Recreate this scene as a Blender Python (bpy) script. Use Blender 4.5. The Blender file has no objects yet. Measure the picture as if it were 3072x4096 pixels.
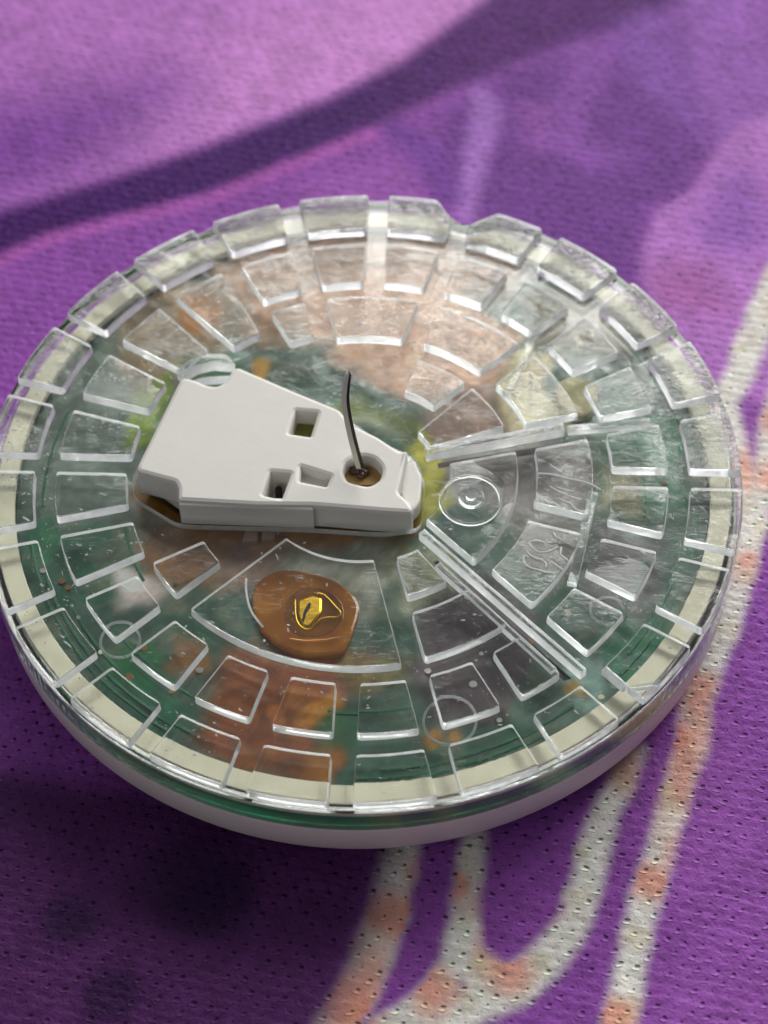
import bpy, bmesh, math, random
import numpy as np
from mathutils import Vector, Matrix
from mathutils.geometry import tessellate_polygon, delaunay_2d_cdt

random.seed(7)
rng = np.random.default_rng(7)
SC = bpy.context.scene
COL = SC.collection
MM = 0.001
TOP = 5.2            # height (mm) of the tops of the clear blocks above the cloth

# ------------------------------------------------------------------ camera
F_PX, ELEV, ROLL, HX, HY, DIST = 9300.0, 0.938949, 0.0290312, 1445.674, 1878.59, 105.6956
_n = np.array([0, math.cos(ELEV), math.sin(ELEV)]); _a = np.array([1.0, 0, 0]); _b = np.cross(_n, _a)
_R = np.array([[math.cos(ROLL), -math.sin(ROLL), 0], [math.sin(ROLL), math.cos(ROLL), 0], [0, 0, 1]])
_M = np.array([_R @ _a, _R @ _b, _R @ _n])                     # camera -> world rotation
_H = DIST * np.array([(HX - 1536) / F_PX, -(HY - 2048) / F_PX, -1.0])
CAM = np.array([0, 0, TOP]) - _M @ _H                            # mm

cam = bpy.data.cameras.new('camera'); cam_o = bpy.data.objects.new('camera', cam); COL.objects.link(cam_o)
m4 = Matrix(_M.tolist()).to_4x4(); m4.translation = Vector(CAM * MM); cam_o.matrix_world = m4
cam.sensor_fit = 'VERTICAL'; cam.sensor_height = 24.0; cam.lens = 24.0 * F_PX / 4096
cam.clip_start = 0.005; cam.clip_end = 10
cam.dof.use_dof = True; cam.dof.focus_distance = 0.1015; cam.dof.aperture_fstop = 42
SC.camera = cam_o

# ------------------------------------------------------------------ world and lamps
w = bpy.data.worlds.new('World'); SC.world = w; w.use_nodes = True
bg = w.node_tree.nodes['Background']; bg.inputs[0].default_value = (0.86, 0.92, 1.0, 1); bg.inputs[1].default_value = 0.115

def area(name, az, el, dist, sx, sy, power, col, target=(0, 0, 0.003)):
    l = bpy.data.lights.new(name, 'AREA'); l.shape = 'RECTANGLE'; l.size = sx; l.size_y = sy; l.energy = power; l.color = col
    o = bpy.data.objects.new(name, l); COL.objects.link(o)
    a, e = math.radians(az), math.radians(el)
    p = Vector((math.cos(a) * math.cos(e), math.sin(a) * math.cos(e), math.sin(e))) * dist
    o.location = p + Vector(target)
    o.rotation_euler = (Vector(target) - o.location).to_track_quat('-Z', 'Y').to_euler()
    return o
area('window_light', 66, 32.3, 0.9, 0.86, 0.58, 12.0, (1.0, 0.985, 0.96))
area('room_light', 212, 38, 1.2, 0.8, 0.8, 1.5, (1.0, 0.96, 0.92))
area('ceiling_bounce', 92, 62, 1.0, 1.1, 0.6, 0.22, (0.97, 0.985, 1.0))  # added lamp standing for light bounced off the unseen ceiling

SC.view_settings.view_transform = 'Standard'; SC.view_settings.look = 'None'
SC.view_settings.exposure = 0.0; SC.view_settings.gamma = 1.0
SC.render.engine = 'CYCLES'
cy = SC.cycles
cy.max_bounces = 24; cy.transmission_bounces = 20; cy.glossy_bounces = 10; cy.diffuse_bounces = 5; cy.transparent_max_bounces = 16
cy.caustics_reflective = True; cy.caustics_refractive = True; cy.blur_glossy = 0.1
cy.sample_clamp_indirect = 14.0; cy.use_denoising = True
try: cy.denoiser = 'OPENIMAGEDENOISE'
except Exception: pass

# ------------------------------------------------------------------ helpers
def at(px, py, zrel=0.0):
    """photo pixel (full size) -> world mm point on the horizontal plane at height TOP+zrel"""
    d = _M @ np.array([(px - 1536) / F_PX, -(py - 2048) / F_PX, -1.0])
    t = (TOP + zrel - CAM[2]) / d[2]
    p = CAM + d * t
    return (float(p[0]), float(p[1]))
K8 = 800 / 1659
def crop(cx, cy_, pts, z=0.0, k=K8): return [at(cx + x * k, cy_ + y * k, z) for x, y in pts]
KD = 3072 / 1659
def disp(pts, z=0.0): return [at(x * KD, y * KD, z) for x, y in pts]

def lin(c):
    return tuple(((v / 255) / 12.92 if v / 255 <= 0.04045 else ((v / 255 + 0.055) / 1.055) ** 2.4) for v in c)

def obj(name, me, mats, parent=None):
    o = bpy.data.objects.new(name, me)
    for m in (mats if isinstance(mats, (list, tuple)) else [mats]):
        if m and len(me.materials) < (len(mats) if isinstance(mats, (list, tuple)) else 1): me.materials.append(m)
    COL.objects.link(o)
    if parent: o.parent = parent
    return o

def mesh(name, verts, faces, mi=None, smooth=None):
    me = bpy.data.meshes.new(name)
    me.from_pydata([(x * MM, y * MM, z * MM) for x, y, z in verts], [], faces)
    if mi is not None: me.polygons.foreach_set('material_index', mi)
    if smooth is not None: me.polygons.foreach_set('use_smooth', smooth)
    me.validate(); me.update()
    return me

def ccw(p):
    A = sum(p[i][0] * p[(i + 1) % len(p)][1] - p[(i + 1) % len(p)][0] * p[i][1] for i in range(len(p)))
    return list(p) if A > 0 else list(reversed(p))

def inset(p, d):
    """offset a CCW loop inwards by d (mitred)"""
    out = []; n = len(p)
    for i in range(n):
        a, b, c = p[i - 1], p[i], p[(i + 1) % n]
        e1 = np.array([b[0] - a[0], b[1] - a[1]]); e2 = np.array([c[0] - b[0], c[1] - b[1]])
        l1, l2 = np.linalg.norm(e1), np.linalg.norm(e2)
        if l1 < 1e-9 or l2 < 1e-9: out.append(b); continue
        n1 = np.array([-e1[1], e1[0]]) / l1; n2 = np.array([-e2[1], e2[0]]) / l2
        m = n1 + n2; q = max(m @ m, 0.35)
        v = m * (2 * d / q)
        out.append((b[0] + v[0], b[1] + v[1]))
    return out

def rounded(p, r, seg=3):
    p = ccw(p); out = []; n = len(p)
    for i in range(n):
        a, b, c = (np.array(p[i - 1]), np.array(p[i]), np.array(p[(i + 1) % n]))
        u, v = a - b, c - b; lu, lv = np.linalg.norm(u), np.linalg.norm(v)
        k = min(r, lu * .45, lv * .45)
        s, e = b + u / lu * k, b + v / lv * k
        for j in range(seg + 1):
            t = j / seg
            q = s * (1 - t) ** 2 + b * 2 * t * (1 - t) + e * t * t
            out.append((float(q[0]), float(q[1])))
    return out

def prism(outline, z0, z1, bev=0.06, holes=(), draft=0.0, bevmat=0, bottom=True):
    """closed solid with bevelled top rim; material 0 = top and bottom, 1 = walls. z is absolute mm"""
    V, Fc, MI = [], [], []
    tops, bots = [], []
    for k, lp in enumerate([outline] + list(holes)):
        lp = ccw(lp); sgn = 1.0
        if k: sgn = -1.0
        n = len(lp); base = len(V)
        L = [[(x, y, z0) for x, y in inset(lp, -draft * sgn)] if draft else [(x, y, z0) for x, y in lp],
             [(x, y, z1 - bev) for x, y in lp],
             [(x, y, z1 - bev * .3) for x, y in inset(lp, sgn * bev * .3)],
             [(x, y, z1) for x, y in inset(lp, sgn * bev)]]
        if bev <= 0: L = [L[0], [(x, y, z1) for x, y in lp]]
        for l in L: V.extend(l)
        for j in range(len(L) - 1):
            for i in range(n):
                a = base + j * n + i; b = base + j * n + (i + 1) % n
                f = (a, b, b + n, a + n)
                Fc.append(f if not k else tuple(reversed(f))); MI.append(1 if j == 0 else bevmat)
        bots.append(list(range(base, base + n))); tops.append(list(range(base + (len(L) - 1) * n, base + len(L) * n)))
    if len(bots) == 1:
        Fc.append(tuple(tops[0])); MI.append(0)
        if bottom: Fc.append(tuple(reversed(bots[0]))); MI.append(0)
    else:
        for idx, up in ((tops, True), (bots, False)):
            flat = [i for l in idx for i in l]
            for t in tessellate_polygon([[Vector((V[i][0], V[i][1], 0)) for i in l] for l in idx]):
                a, b, c = (flat[j] for j in t)
                ar = (V[b][0] - V[a][0]) * (V[c][1] - V[a][1]) - (V[c][0] - V[a][0]) * (V[b][1] - V[a][1])
                if abs(ar) < 1e-12: continue
                Fc.append((a, b, c) if (ar > 0) == up else (c, b, a)); MI.append(0)
    return mesh('solid', V, Fc, MI)

def circle(cx, cy_, r, n=48): return [(cx + r * math.cos(2 * math.pi * i / n), cy_ + r * math.sin(2 * math.pi * i / n)) for i in range(n)]

def tube(pts, r, n=8, taper=None, cyclic=False):
    pts = [np.array(p, float) for p in pts]; V, Fc = [], []; m = len(pts)
    prev = None
    for i, p in enumerate(pts):
        a = pts[(i - 1) % m] if (cyclic or i) else p; b = pts[(i + 1) % m] if (cyclic or i < m - 1) else p
        t = b - a; t /= np.linalg.norm(t) + 1e-12
        up = np.array([0, 0, 1.0]) if abs(t[2]) < .9 else np.array([1.0, 0, 0])
        s = np.cross(t, up); s /= np.linalg.norm(s); u = np.cross(s, t)
        rr = r if taper is None else r * taper[i]
        for j in range(n):
            an = 2 * math.pi * j / n
            V.append(tuple(p + s * math.cos(an) * rr + u * math.sin(an) * rr))
    for i in range(m if cyclic else m - 1):
        for j in range(n):
            i2 = (i + 1) % m
            Fc.append((i * n + j, i * n + (j + 1) % n, i2 * n + (j + 1) % n, i2 * n + j))
    if not cyclic:
        Fc.append(tuple(reversed(range(n)))); Fc.append(tuple(range((m - 1) * n, m * n)))
    me = mesh('tube', V, Fc, None, [True] * len(Fc))
    bm = bmesh.new(); bm.from_mesh(me); bmesh.ops.recalc_face_normals(bm, faces=bm.faces); bm.to_mesh(me); bm.free()
    return me

def smooth_path(pts, sub=6):
    P = [np.array(p, float) for p in pts]; out = []
    for i in range(len(P) - 1):
        p0, p1, p2, p3 = P[max(i - 1, 0)], P[i], P[i + 1], P[min(i + 2, len(P) - 1)]
        for k in range(sub):
            t = k / sub
            out.append(0.5 * ((2 * p1) + (-p0 + p2) * t + (2 * p0 - 5 * p1 + 4 * p2 - p3) * t * t + (-p0 + 3 * p1 - 3 * p2 + p3) * t ** 3))
    out.append(P[-1]); return [tuple(o) for o in out]

def lathe(prof, n=160):
    V, Fc = [], []; m = len(prof)
    for i in range(n):
        a = 2 * math.pi * i / n
        for r, z in prof: V.append((r * math.cos(a), r * math.sin(a), z))
    for i in range(n):
        for j in range(m - 1):
            a = i * m + j; b = ((i + 1) % n) * m + j
            Fc.append((a, b, b + 1, a + 1))
    me = mesh('lathe', V, Fc, None, [True] * len(Fc))
    bm = bmesh.new(); bm.from_mesh(me); bmesh.ops.remove_doubles(bm, verts=bm.verts, dist=1e-7)
    bmesh.ops.recalc_face_normals(bm, faces=bm.faces); bm.to_mesh(me); bm.free()
    return me

# ------------------------------------------------------------------ materials
class NT:
    def __init__(s, name):
        s.m = bpy.data.materials.new(name); s.m.use_nodes = True; s.t = s.m.node_tree; s.t.nodes.clear()
        s.out = s.t.nodes.new('ShaderNodeOutputMaterial')
        s.co = s.n('ShaderNodeTexCoord').outputs['Object']
    def n(s, typ, **kw):
        nd = s.t.nodes.new(typ)
        for k, v in kw.items():
            if k == 'op': nd.operation = v
            else: setattr(nd, k, v)
        return nd
    def set(s, sock, v):
        if isinstance(v, bpy.types.NodeSocket): s.t.links.new(v, sock)
        else: sock.default_value = v
    def math(s, op, a, b=0.0, c=None):
        nd = s.n('ShaderNodeMath', op=op); s.set(nd.inputs[0], a); s.set(nd.inputs[1], b)
        if c is not None: s.set(nd.inputs[2], c)
        return nd.outputs[0]
    def noise(s, scale, detail=3.0, rough=0.50, vec=None, dist=0.0):
        nd = s.n('ShaderNodeTexNoise'); nd.inputs['Scale'].default_value = scale; nd.inputs['Detail'].default_value = detail
        nd.inputs['Roughness'].default_value = rough; nd.inputs['Distortion'].default_value = dist
        s.t.links.new(vec or s.co, nd.inputs['Vector']); return nd.outputs['Fac']
    def ramp(s, fac, stops):
        nd = s.n('ShaderNodeValToRGB'); cr = nd.color_ramp
        while len(cr.elements) < len(stops): cr.elements.new(0.5)
        for e, (p, c) in zip(cr.elements, stops):
            e.position = p; e.color = (*c, 1) if not isinstance(c, (int, float)) else (c, c, c, 1)
        s.set(nd.inputs[0], fac); return nd.outputs[0]
    def bump(s, h, strength, dist, normal=None):
        nd = s.n('ShaderNodeBump'); nd.inputs['Strength'].default_value = strength; nd.inputs['Distance'].default_value = dist * MM
        s.set(nd.inputs['Height'], h)
        if normal: s.t.links.new(normal, nd.inputs['Normal'])
        return nd.outputs[0]
    def principled(s, **kw):
        nd = s.n('ShaderNodeBsdfPrincipled')
        for k, v in kw.items():
            s.set(nd.inputs[k.replace('_', ' ')], v)
        return nd
    def done(s, sh): s.t.links.new(sh, s.out.inputs['Surface']); return s.m

def simple(name, c1, c2, rough=0.5, metal=0.0, scale=900, bump=0.0, spec=0.5, coat=0.0):
    t = NT(name)
    col = t.ramp(t.noise(scale, 4), [(0.3, c1), (0.7, c2)])
    kw = dict(Base_Color=col, Roughness=rough, Metallic=metal)
    nd = t.principled(**kw); nd.inputs['Specular IOR Level'].default_value = spec; nd.inputs['Coat Weight'].default_value = coat
    if bump: t.t.links.new(t.bump(t.noise(scale * 2.5, 4), bump, 0.05), nd.inputs['Normal'])
    return t.done(nd.outputs[0])

def clear(name, rough, film, film_scale, bump_s, bump_d, tint=(0.97, 0.985, 0.98), back=0.5, haze_mask=False):
    """clear moulded plastic with a patchy milky film: dried adhesive, painted glare, whitened walls"""
    t = NT(name)
    rg = rough
    haze = None
    if haze_mask:                                   # far right gets more haze: adhesive patches plus glare put into the colour
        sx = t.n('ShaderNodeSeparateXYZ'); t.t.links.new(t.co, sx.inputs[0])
        haze = t.ramp(t.math('ADD', t.math('MULTIPLY', sx.outputs[1], 55.0), t.math('ADD', t.math('MULTIPLY', sx.outputs[0], 22.0), t.math('MULTIPLY', t.noise(160, 3), 1.0))), [(0.22, 0.10), (0.85, 1.0)])
    g = t.n('ShaderNodeBsdfGlass'); g.inputs['IOR'].default_value = 1.49; g.inputs['Color'].default_value = (*tint, 1)
    t.set(g.inputs['Roughness'], rg)
    if bump_s:
        patch = t.math('MULTIPLY', t.ramp(t.noise(230, 3), [(0.44, 0.06), (0.58, 1.0)]), haze) if haze_mask else t.ramp(t.noise(130, 2), [(0.40, 0.08), (0.62, 1.0)])
        mpn = t.n('ShaderNodeMapping'); mpn.inputs['Rotation'].default_value = (0, 0, math.radians(38)); mpn.inputs['Scale'].default_value = (1.0, 2.6, 1.0); t.t.links.new(t.co, mpn.inputs['Vector'])
        streak = t.noise(1900, 3, 0.6, vec=mpn.outputs[0], dist=0.8) if haze_mask else t.noise(1500, 5, 0.65, dist=0.6)
        h = t.math('MULTIPLY', t.math('ADD', streak, t.math('MULTIPLY', t.noise(420, 3), 0.6 if haze_mask else 1.2)), patch)
        t.t.links.new(t.bump(h, bump_s, bump_d), g.inputs['Normal'])
    d = t.n('ShaderNodeBsdfDiffuse'); d.inputs['Color'].default_value = (0.90, 0.91, 0.91, 1)
    tr = t.n('ShaderNodeBsdfTranslucent'); tr.inputs['Color'].default_value = (0.97, 0.98, 0.98, 1)
    m1 = t.n('ShaderNodeMixShader'); m1.inputs[0].default_value = back
    t.t.links.new(d.outputs[0], m1.inputs[1]); t.t.links.new(tr.outputs[0], m1.inputs[2])
    mx = t.n('ShaderNodeMixShader')
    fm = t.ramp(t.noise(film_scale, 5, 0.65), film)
    t.set(mx.inputs[0], t.math('MULTIPLY', fm, haze) if haze_mask else fm)
    t.t.links.new(g.outputs[0], mx.inputs[1]); t.t.links.new(m1.outputs[0], mx.inputs[2])
    return t.done(mx.outputs[0])

M_PLATE = clear('clear_plate', 0.02, [(0.6, 0.0), (0.85, 0.02)], 500, 0.22, 0.05)
M_TOPS = clear('clear_block_top', 0.0, [(0.48, 0.01), (0.66, 0.06), (0.82, 0.30)], 520, 0.9, 0.19, haze_mask=True)
M_WALL = clear('clear_block_wall', 0.04, [(0.3, 0.48), (0.7, 0.82)], 900, 0.2, 0.03, (0.98, 0.985, 0.99), 0.66)  # heavy white film brightens the walls in place of inner reflections
M_UNDER = clear('clear_plate_underside', 0.06, [(0.6, 0.0), (0.85, 0.01)], 600, 0.3, 0.06)
M_MARK = clear('embossed_edge', 0.05, [(0.3, 0.75), (0.7, 1.0)], 900, 0.0, 0, back=0.4)
M_RESIDUE = clear('adhesive_residue', 0.1, [(0.3, 0.25), (0.7, 0.6)], 2000, 0.0, 0)

def white_plastic(name, c, rough, sss, grime=(0.45, 0.40, 0.33)):
    t = NT(name)
    col = t.ramp(t.noise(170, 5, 0.6), [(0.3, c), (0.75, tuple(v * 0.93 for v in c))])
    mx = t.n('ShaderNodeMix', data_type='RGBA'); t.set(mx.inputs[0], t.ramp(t.noise(1100, 6, 0.7, dist=1.2), [(0.66, 0.0), (0.80, 0.35)]))
    t.t.links.new(col, mx.inputs[6]); mx.inputs[7].default_value = (*grime, 1)
    nd = t.principled(Base_Color=mx.outputs[2], Roughness=t.ramp(t.noise(500, 4), [(0.3, rough - .1), (0.7, rough + .12)]))
    nd.inputs['Subsurface Weight'].default_value = sss; nd.inputs['Subsurface Radius'].default_value = (1.0, 0.9, 0.8); nd.inputs['Subsurface Scale'].default_value = 0.0006
    t.t.links.new(t.bump(t.math('ADD', t.noise(2500, 3), t.math('MULTIPLY', t.noise(450, 4), .8)), 0.22, 0.03), nd.inputs['Normal'])
    return t.done(nd.outputs[0])
M_INSERT = white_plastic('insert_white_plastic', (0.72, 0.70, 0.655), 0.42, 0.15)
M_HOUSING = white_plastic('housing_white_plastic', (0.84, 0.77, 0.71), 0.4, 0.15)
M_CREAM = simple('cream_foam', lin((236, 230, 205)), lin((225, 216, 190)), 0.8, scale=700)
t = NT('green_solder_mask')
gcol = t.ramp(t.noise(260, 5, 0.6), [(0.30, (0.004, 0.045, 0.020)), (0.5, (0.008, 0.075, 0.034)), (0.66, (0.030, 0.060, 0.018)), (0.80, (0.075, 0.045, 0.014))])
wv = t.n('ShaderNodeTexWave', wave_type='RINGS', rings_direction='Z'); wv.inputs['Scale'].default_value = 520; wv.inputs['Distortion'].default_value = 3.0; wv.inputs['Detail'].default_value = 2; wv.inputs['Detail Scale'].default_value = 0.6
t.t.links.new(t.co, wv.inputs['Vector'])
mxg = t.n('ShaderNodeMix', data_type='RGBA'); t.set(mxg.inputs[0], t.ramp(wv.outputs['Fac'], [(0.78, 0.0), (0.86, 0.6)])); t.t.links.new(gcol, mxg.inputs[6]); mxg.inputs[7].default_value = (0.03, 0.15, 0.07, 1)
nd = t.principled(Base_Color=mxg.outputs[2], Roughness=0.35); t.t.links.new(t.bump(wv.outputs['Fac'], 0.3, 0.04), nd.inputs['Normal'])
M_PCB = t.done(nd.outputs[0])
M_RIM = simple('green_board_rim', (0.02, 0.30, 0.13), (0.10, 0.14, 0.07), 0.3, scale=120, bump=0.2)
M_FR4 = simple('bare_board', (0.05, 0.07, 0.015), (0.36, 0.33, 0.05), 0.45, scale=300, bump=.3)
M_COPPER = simple('copper', (0.50, 0.33, 0.25), (0.30, 0.20, 0.15), 0.42, 0.45, 900, 0.7)
M_BROWN = simple('flux_brown', (0.11, 0.040, 0.010), (0.36, 0.15, 0.018), 0.3, scale=330, bump=0.3, coat=0.5)
M_CHIP = simple('black_package', (0.030, 0.024, 0.027), (0.045, 0.034, 0.036), 0.5, scale=1500, bump=0.3)
M_CHIP2 = simple('brown_package', (0.10, 0.075, 0.065), (0.15, 0.11, 0.10), 0.5, scale=1500, bump=0.3)
M_PADCREAM = simple('cream_component', lin((205, 190, 150)), lin((190, 180, 130)), 0.6, scale=900)
M_PADWHITE = simple('whitish_pad', lin((200, 188, 180)), lin((185, 172, 165)), 0.5, scale=900)
M_SILVER = simple('dull_tin', (0.42, 0.41, 0.37), (0.30, 0.29, 0.26), 0.45, 0.6, 700, 0.3)
M_GOLD = simple('gold_plating', (0.85, 0.55, 0.06), (0.75, 0.45, 0.05), 0.25, 1.0, 1500, 0.2)
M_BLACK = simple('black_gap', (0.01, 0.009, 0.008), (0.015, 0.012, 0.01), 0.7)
M_STEEL = simple('light_metal_strip', (0.88, 0.86, 0.74), (0.74, 0.72, 0.60), 0.4, 0.1, 1500)
M_DARKSTRIP = simple('dark_coated_strip', (0.02, 0.018, 0.012), (0.04, 0.034, 0.022), 0.35, scale=1500)
M_BLOOD = simple('dried_brown_residue', (0.05, 0.018, 0.010), (0.11, 0.035, 0.018), 0.35, scale=2500, bump=0.6, coat=0.4)

t = NT('amber_resin')
nd = t.principled(Base_Color=t.ramp(t.noise(500, 4), [(0.3, (0.26, 0.08, 0.003)), (0.7, (0.56, 0.21, 0.008))]), Roughness=0.12)
nd.inputs['Coat Weight'].default_value = 0.6; nd.inputs['Subsurface Weight'].default_value = 0.3; nd.inputs['Subsurface Scale'].default_value = 0.0004
M_AMBER = t.done(nd.outputs[0])

# printed cloth: colour from the 'print' attribute, knit holes and yarn relief from a staggered lattice
t = NT('printed_knit_cloth')
at_ = t.n('ShaderNodeAttribute'); at_.attribute_name = 'print'
wob = t.n('ShaderNodeVectorMath', op='ADD')
nn = t.n('ShaderNodeTexNoise'); nn.inputs['Scale'].default_value = 900; nn.inputs['Detail'].default_value = 2; t.t.links.new(t.co, nn.inputs['Vector'])
vs = t.n('ShaderNodeVectorMath', op='SCALE'); t.t.links.new(nn.outputs['Color'], vs.inputs[0]); vs.inputs['Scale'].default_value = 0.00042
t.t.links.new(t.co, wob.inputs[0]); t.t.links.new(vs.outputs[0], wob.inputs[1])
mp = t.n('ShaderNodeMapping'); mp.inputs['Rotation'].default_value = (0, 0, math.radians(14)); t.t.links.new(wob.outputs[0], mp.inputs['Vector'])
sp = t.n('ShaderNodeSeparateXYZ'); t.t.links.new(mp.outputs[0], sp.inputs[0])
PX, PY = 0.00072, 0.00050
u = t.math('DIVIDE', sp.outputs[0], PX); v = t.math('DIVIDE', sp.outputs[1], PY)
row = t.math('FLOOR', v)
u2 = t.math('ADD', u, t.math('MULTIPLY', t.math('PINGPONG', row, 1.0), 0.5))
fu = t.math('SUBTRACT', t.math('FRACT', u2), 0.5); fv = t.math('SUBTRACT', t.math('FRACT', v), 0.5)
cell = t.n('ShaderNodeCombineXYZ'); t.set(cell.inputs[0], t.math('FLOOR', u2)); t.set(cell.inputs[1], row)
wn = t.n('ShaderNodeTexWhiteNoise'); wn.noise_dimensions = '2D'; t.t.links.new(cell.outputs[0], wn.inputs['Vector'])
size = t.math('ADD', t.math('MULTIPLY', wn.outputs['Value'], 0.75), 0.22)
du = t.math('DIVIDE', fu, 0.18); dv = t.math('DIVIDE', fv, 0.15)
d2 = t.math('SQRT', t.math('ADD', t.math('MULTIPLY', du, du), t.math('MULTIPLY', dv, dv)))
hole = t.math('SUBTRACT', 1.0, t.math('MINIMUM', t.math('DIVIDE', d2, size), 1.0))
holem = t.ramp(hole, [(0.0, 0.0), (0.55, 1.0)])
yarn = t.noise(2600, 3, 0.6)
loop = t.math('COSINE', t.math('MULTIPLY', fu, 6.28318)); loop2 = t.math('COSINE', t.math('MULTIPLY', fv, 6.28318))
h = t.math('ADD', t.math('MULTIPLY', t.math('ADD', loop, loop2), -0.05), t.math('ADD', t.math('MULTIPLY', holem, -1.0), t.math('MULTIPLY', yarn, 0.8)))
eu = t.math('DIVIDE', t.math('ADD', fu, 0.10), 0.26); ev = t.math('DIVIDE', t.math('ADD', fv, 0.30), 0.14)
e2 = t.math('ADD', t.math('MULTIPLY', eu, eu), t.math('MULTIPLY', ev, ev))
sheen_fleck = t.math('MULTIPLY', t.ramp(t.math('SUBTRACT', 1.0, e2), [(0.0, 0.0), (0.8, 1.0)]), t.ramp(wn.outputs['Value'], [(0.35, 0.15), (0.8, 1.0)]))  # painted highlight on the yarn beside each hole
h = t.math('ADD', h, t.math('MULTIPLY', sheen_fleck, 0.6))
mixc = t.n('ShaderNodeMix', data_type='RGBA'); t.set(mixc.inputs[0], t.math('MULTIPLY', holem, 0.74))
hv = t.n('ShaderNodeMix', data_type='RGBA', blend_type='MULTIPLY'); hv.inputs[0].default_value = 1.0
t.t.links.new(at_.outputs['Color'], hv.inputs[6]); t.t.links.new(t.ramp(t.noise(1400, 3), [(0.25, 0.80), (0.75, 1.14)]), hv.inputs[7])
fl_m = t.n('ShaderNodeMix', data_type='RGBA'); t.set(fl_m.inputs[0], t.math('MULTIPLY', sheen_fleck, 0.5)); t.t.links.new(hv.outputs[2], fl_m.inputs[6]); 
lt = t.n('ShaderNodeMix', data_type='RGBA', blend_type='MULTIPLY'); lt.inputs[0].default_value = 1.0; t.t.links.new(at_.outputs['Color'], lt.inputs[6]); lt.inputs[7].default_value = (2.1, 2.9, 2.1, 1)
t.t.links.new(lt.outputs[2], fl_m.inputs[7])
t.t.links.new(fl_m.outputs[2], mixc.inputs[6]); mixc.inputs[7].default_value = (0.012, 0.006, 0.014, 1)
nd = t.principled(Base_Color=mixc.outputs[2], Roughness=0.48)
nd.inputs['Sheen Weight'].default_value = 0.0; nd.inputs['Specular IOR Level'].default_value = 0.08
t.t.links.new(t.bump(h, 0.95, 0.15), nd.inputs['Normal'])
M_CLOTH = t.done(nd.outputs[0])

# ------------------------------------------------------------------ the cloth (setting)
def axis(lo, hi, f0, f1, fine, coarse):
    a = list(np.arange(f0, f1, fine)); x = f1; s = fine
    while x < hi: a.append(x); s = min(s * 1.25, coarse); x += s
    a.append(hi); x = f0; s = fine; left = []
    while x > lo: s = min(s * 1.25, coarse); x -= s; left.append(max(x, lo))
    return np.array(sorted(set(np.round(left + a, 5))))
gx = axis(-160, 160, -26, 27, 0.22, 6); gy = axis(-120, 200, -34, 50, 0.22, 6)
X, Y = np.meshgrid(gx, gy); P = np.stack([X.ravel(), Y.ravel()], 1)
ZC = -TOP            # cloth plane for at()

def seg_dist(P, poly, closed=False):
    poly = np.array(poly, float); n = len(poly); best = np.full(len(P), 1e9)
    tpar = np.zeros(len(P)); acc = 0
    for i in range(n if closed else n - 1):
        a, b = poly[i], poly[(i + 1) % n]; ab = b - a
        t_ = np.clip(((P - a) @ ab) / (ab @ ab), 0, 1); d = np.hypot(*(P - a - t_[:, None] * ab).T)
        m_ = d < best; best[m_] = d[m_]; tpar[m_] = (i + t_[m_]) / max(1, n - 1)
    return best, tpar
def inside(P, poly):
    poly = np.array(poly); r = np.zeros(len(P), bool); n = len(poly)
    for i in range(n):
        a, b = poly[i], poly[(i + 1) % n]
        c = (a[1] > P[:, 1]) != (b[1] > P[:, 1])
        with np.errstate(divide='ignore', invalid='ignore'):
            xi = (b[0] - a[0]) * (P[:, 1] - a[1]) / (b[1] - a[1]) + a[0]
        r ^= c & (P[:, 0] < xi)
    return r
def sstep(x): x = np.clip(x, 0, 1); return x * x * (3 - 2 * x)
def vnoise(P, s, seed):
    r = np.random.default_rng(seed).random((64, 64)); q = P / s; i = np.floor(q).astype(int); f = q - i; f = f * f * (3 - 2 * f)
    g = lambda a, b: r[(i[:, 0] + a) % 64, (i[:, 1] + b) % 64]
    return (g(0, 0) * (1 - f[:, 0]) + g(1, 0) * f[:, 0]) * (1 - f[:, 1]) + (g(0, 1) * (1 - f[:, 0]) + g(1, 1) * f[:, 0]) * f[:, 1]
def dp(pts): return disp(pts, ZC)
def fill_mask(poly, soft=0.35):
    d, _ = seg_dist(P, poly, True); s = np.where(inside(P, poly), d, -d)
    return sstep((s + soft) / (2 * soft))
def band_mask(path, w0, soft=0.3, wob_=0):
    path = [p[:2] for p in smooth_path(path, 5)]
    d, tp = seg_dist(P, path); w_ = np.interp(tp, np.linspace(0, 1, len(w0)), w0) + (wob_ * (vnoise(P, .9, 91) - .5) if wob_ else 0)
    return sstep((w_ - d + soft) / (2 * soft))
AL = 1 / 0.74
def alb(c): return np.array(lin(c)) * AL
C = np.tile(alb((124, 58, 146)), (len(P), 1))
n1 = vnoise(P, 7.0, 1); n2 = vnoise(P, 3.0, 2); n3 = vnoise(P, 1.3, 3)
def paint(mask, col, k=1.0):
    global C
    m_ = (mask * k)[:, None]; C = C * (1 - m_) + np.array(col) * m_
paint(sstep((n1 - .45) * 3), alb((140, 72, 158)), .6)
# pale field above the dark band
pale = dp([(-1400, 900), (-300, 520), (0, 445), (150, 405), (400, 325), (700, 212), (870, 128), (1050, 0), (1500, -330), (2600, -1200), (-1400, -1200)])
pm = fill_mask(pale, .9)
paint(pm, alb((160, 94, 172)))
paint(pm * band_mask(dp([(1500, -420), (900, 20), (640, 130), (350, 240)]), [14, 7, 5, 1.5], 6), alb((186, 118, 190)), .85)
paint(pm * band_mask(dp([(-200, 330), (60, 300), (330, 190)]), [5, 4, 1.5], 4), alb((108, 46, 140)), .85)
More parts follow.
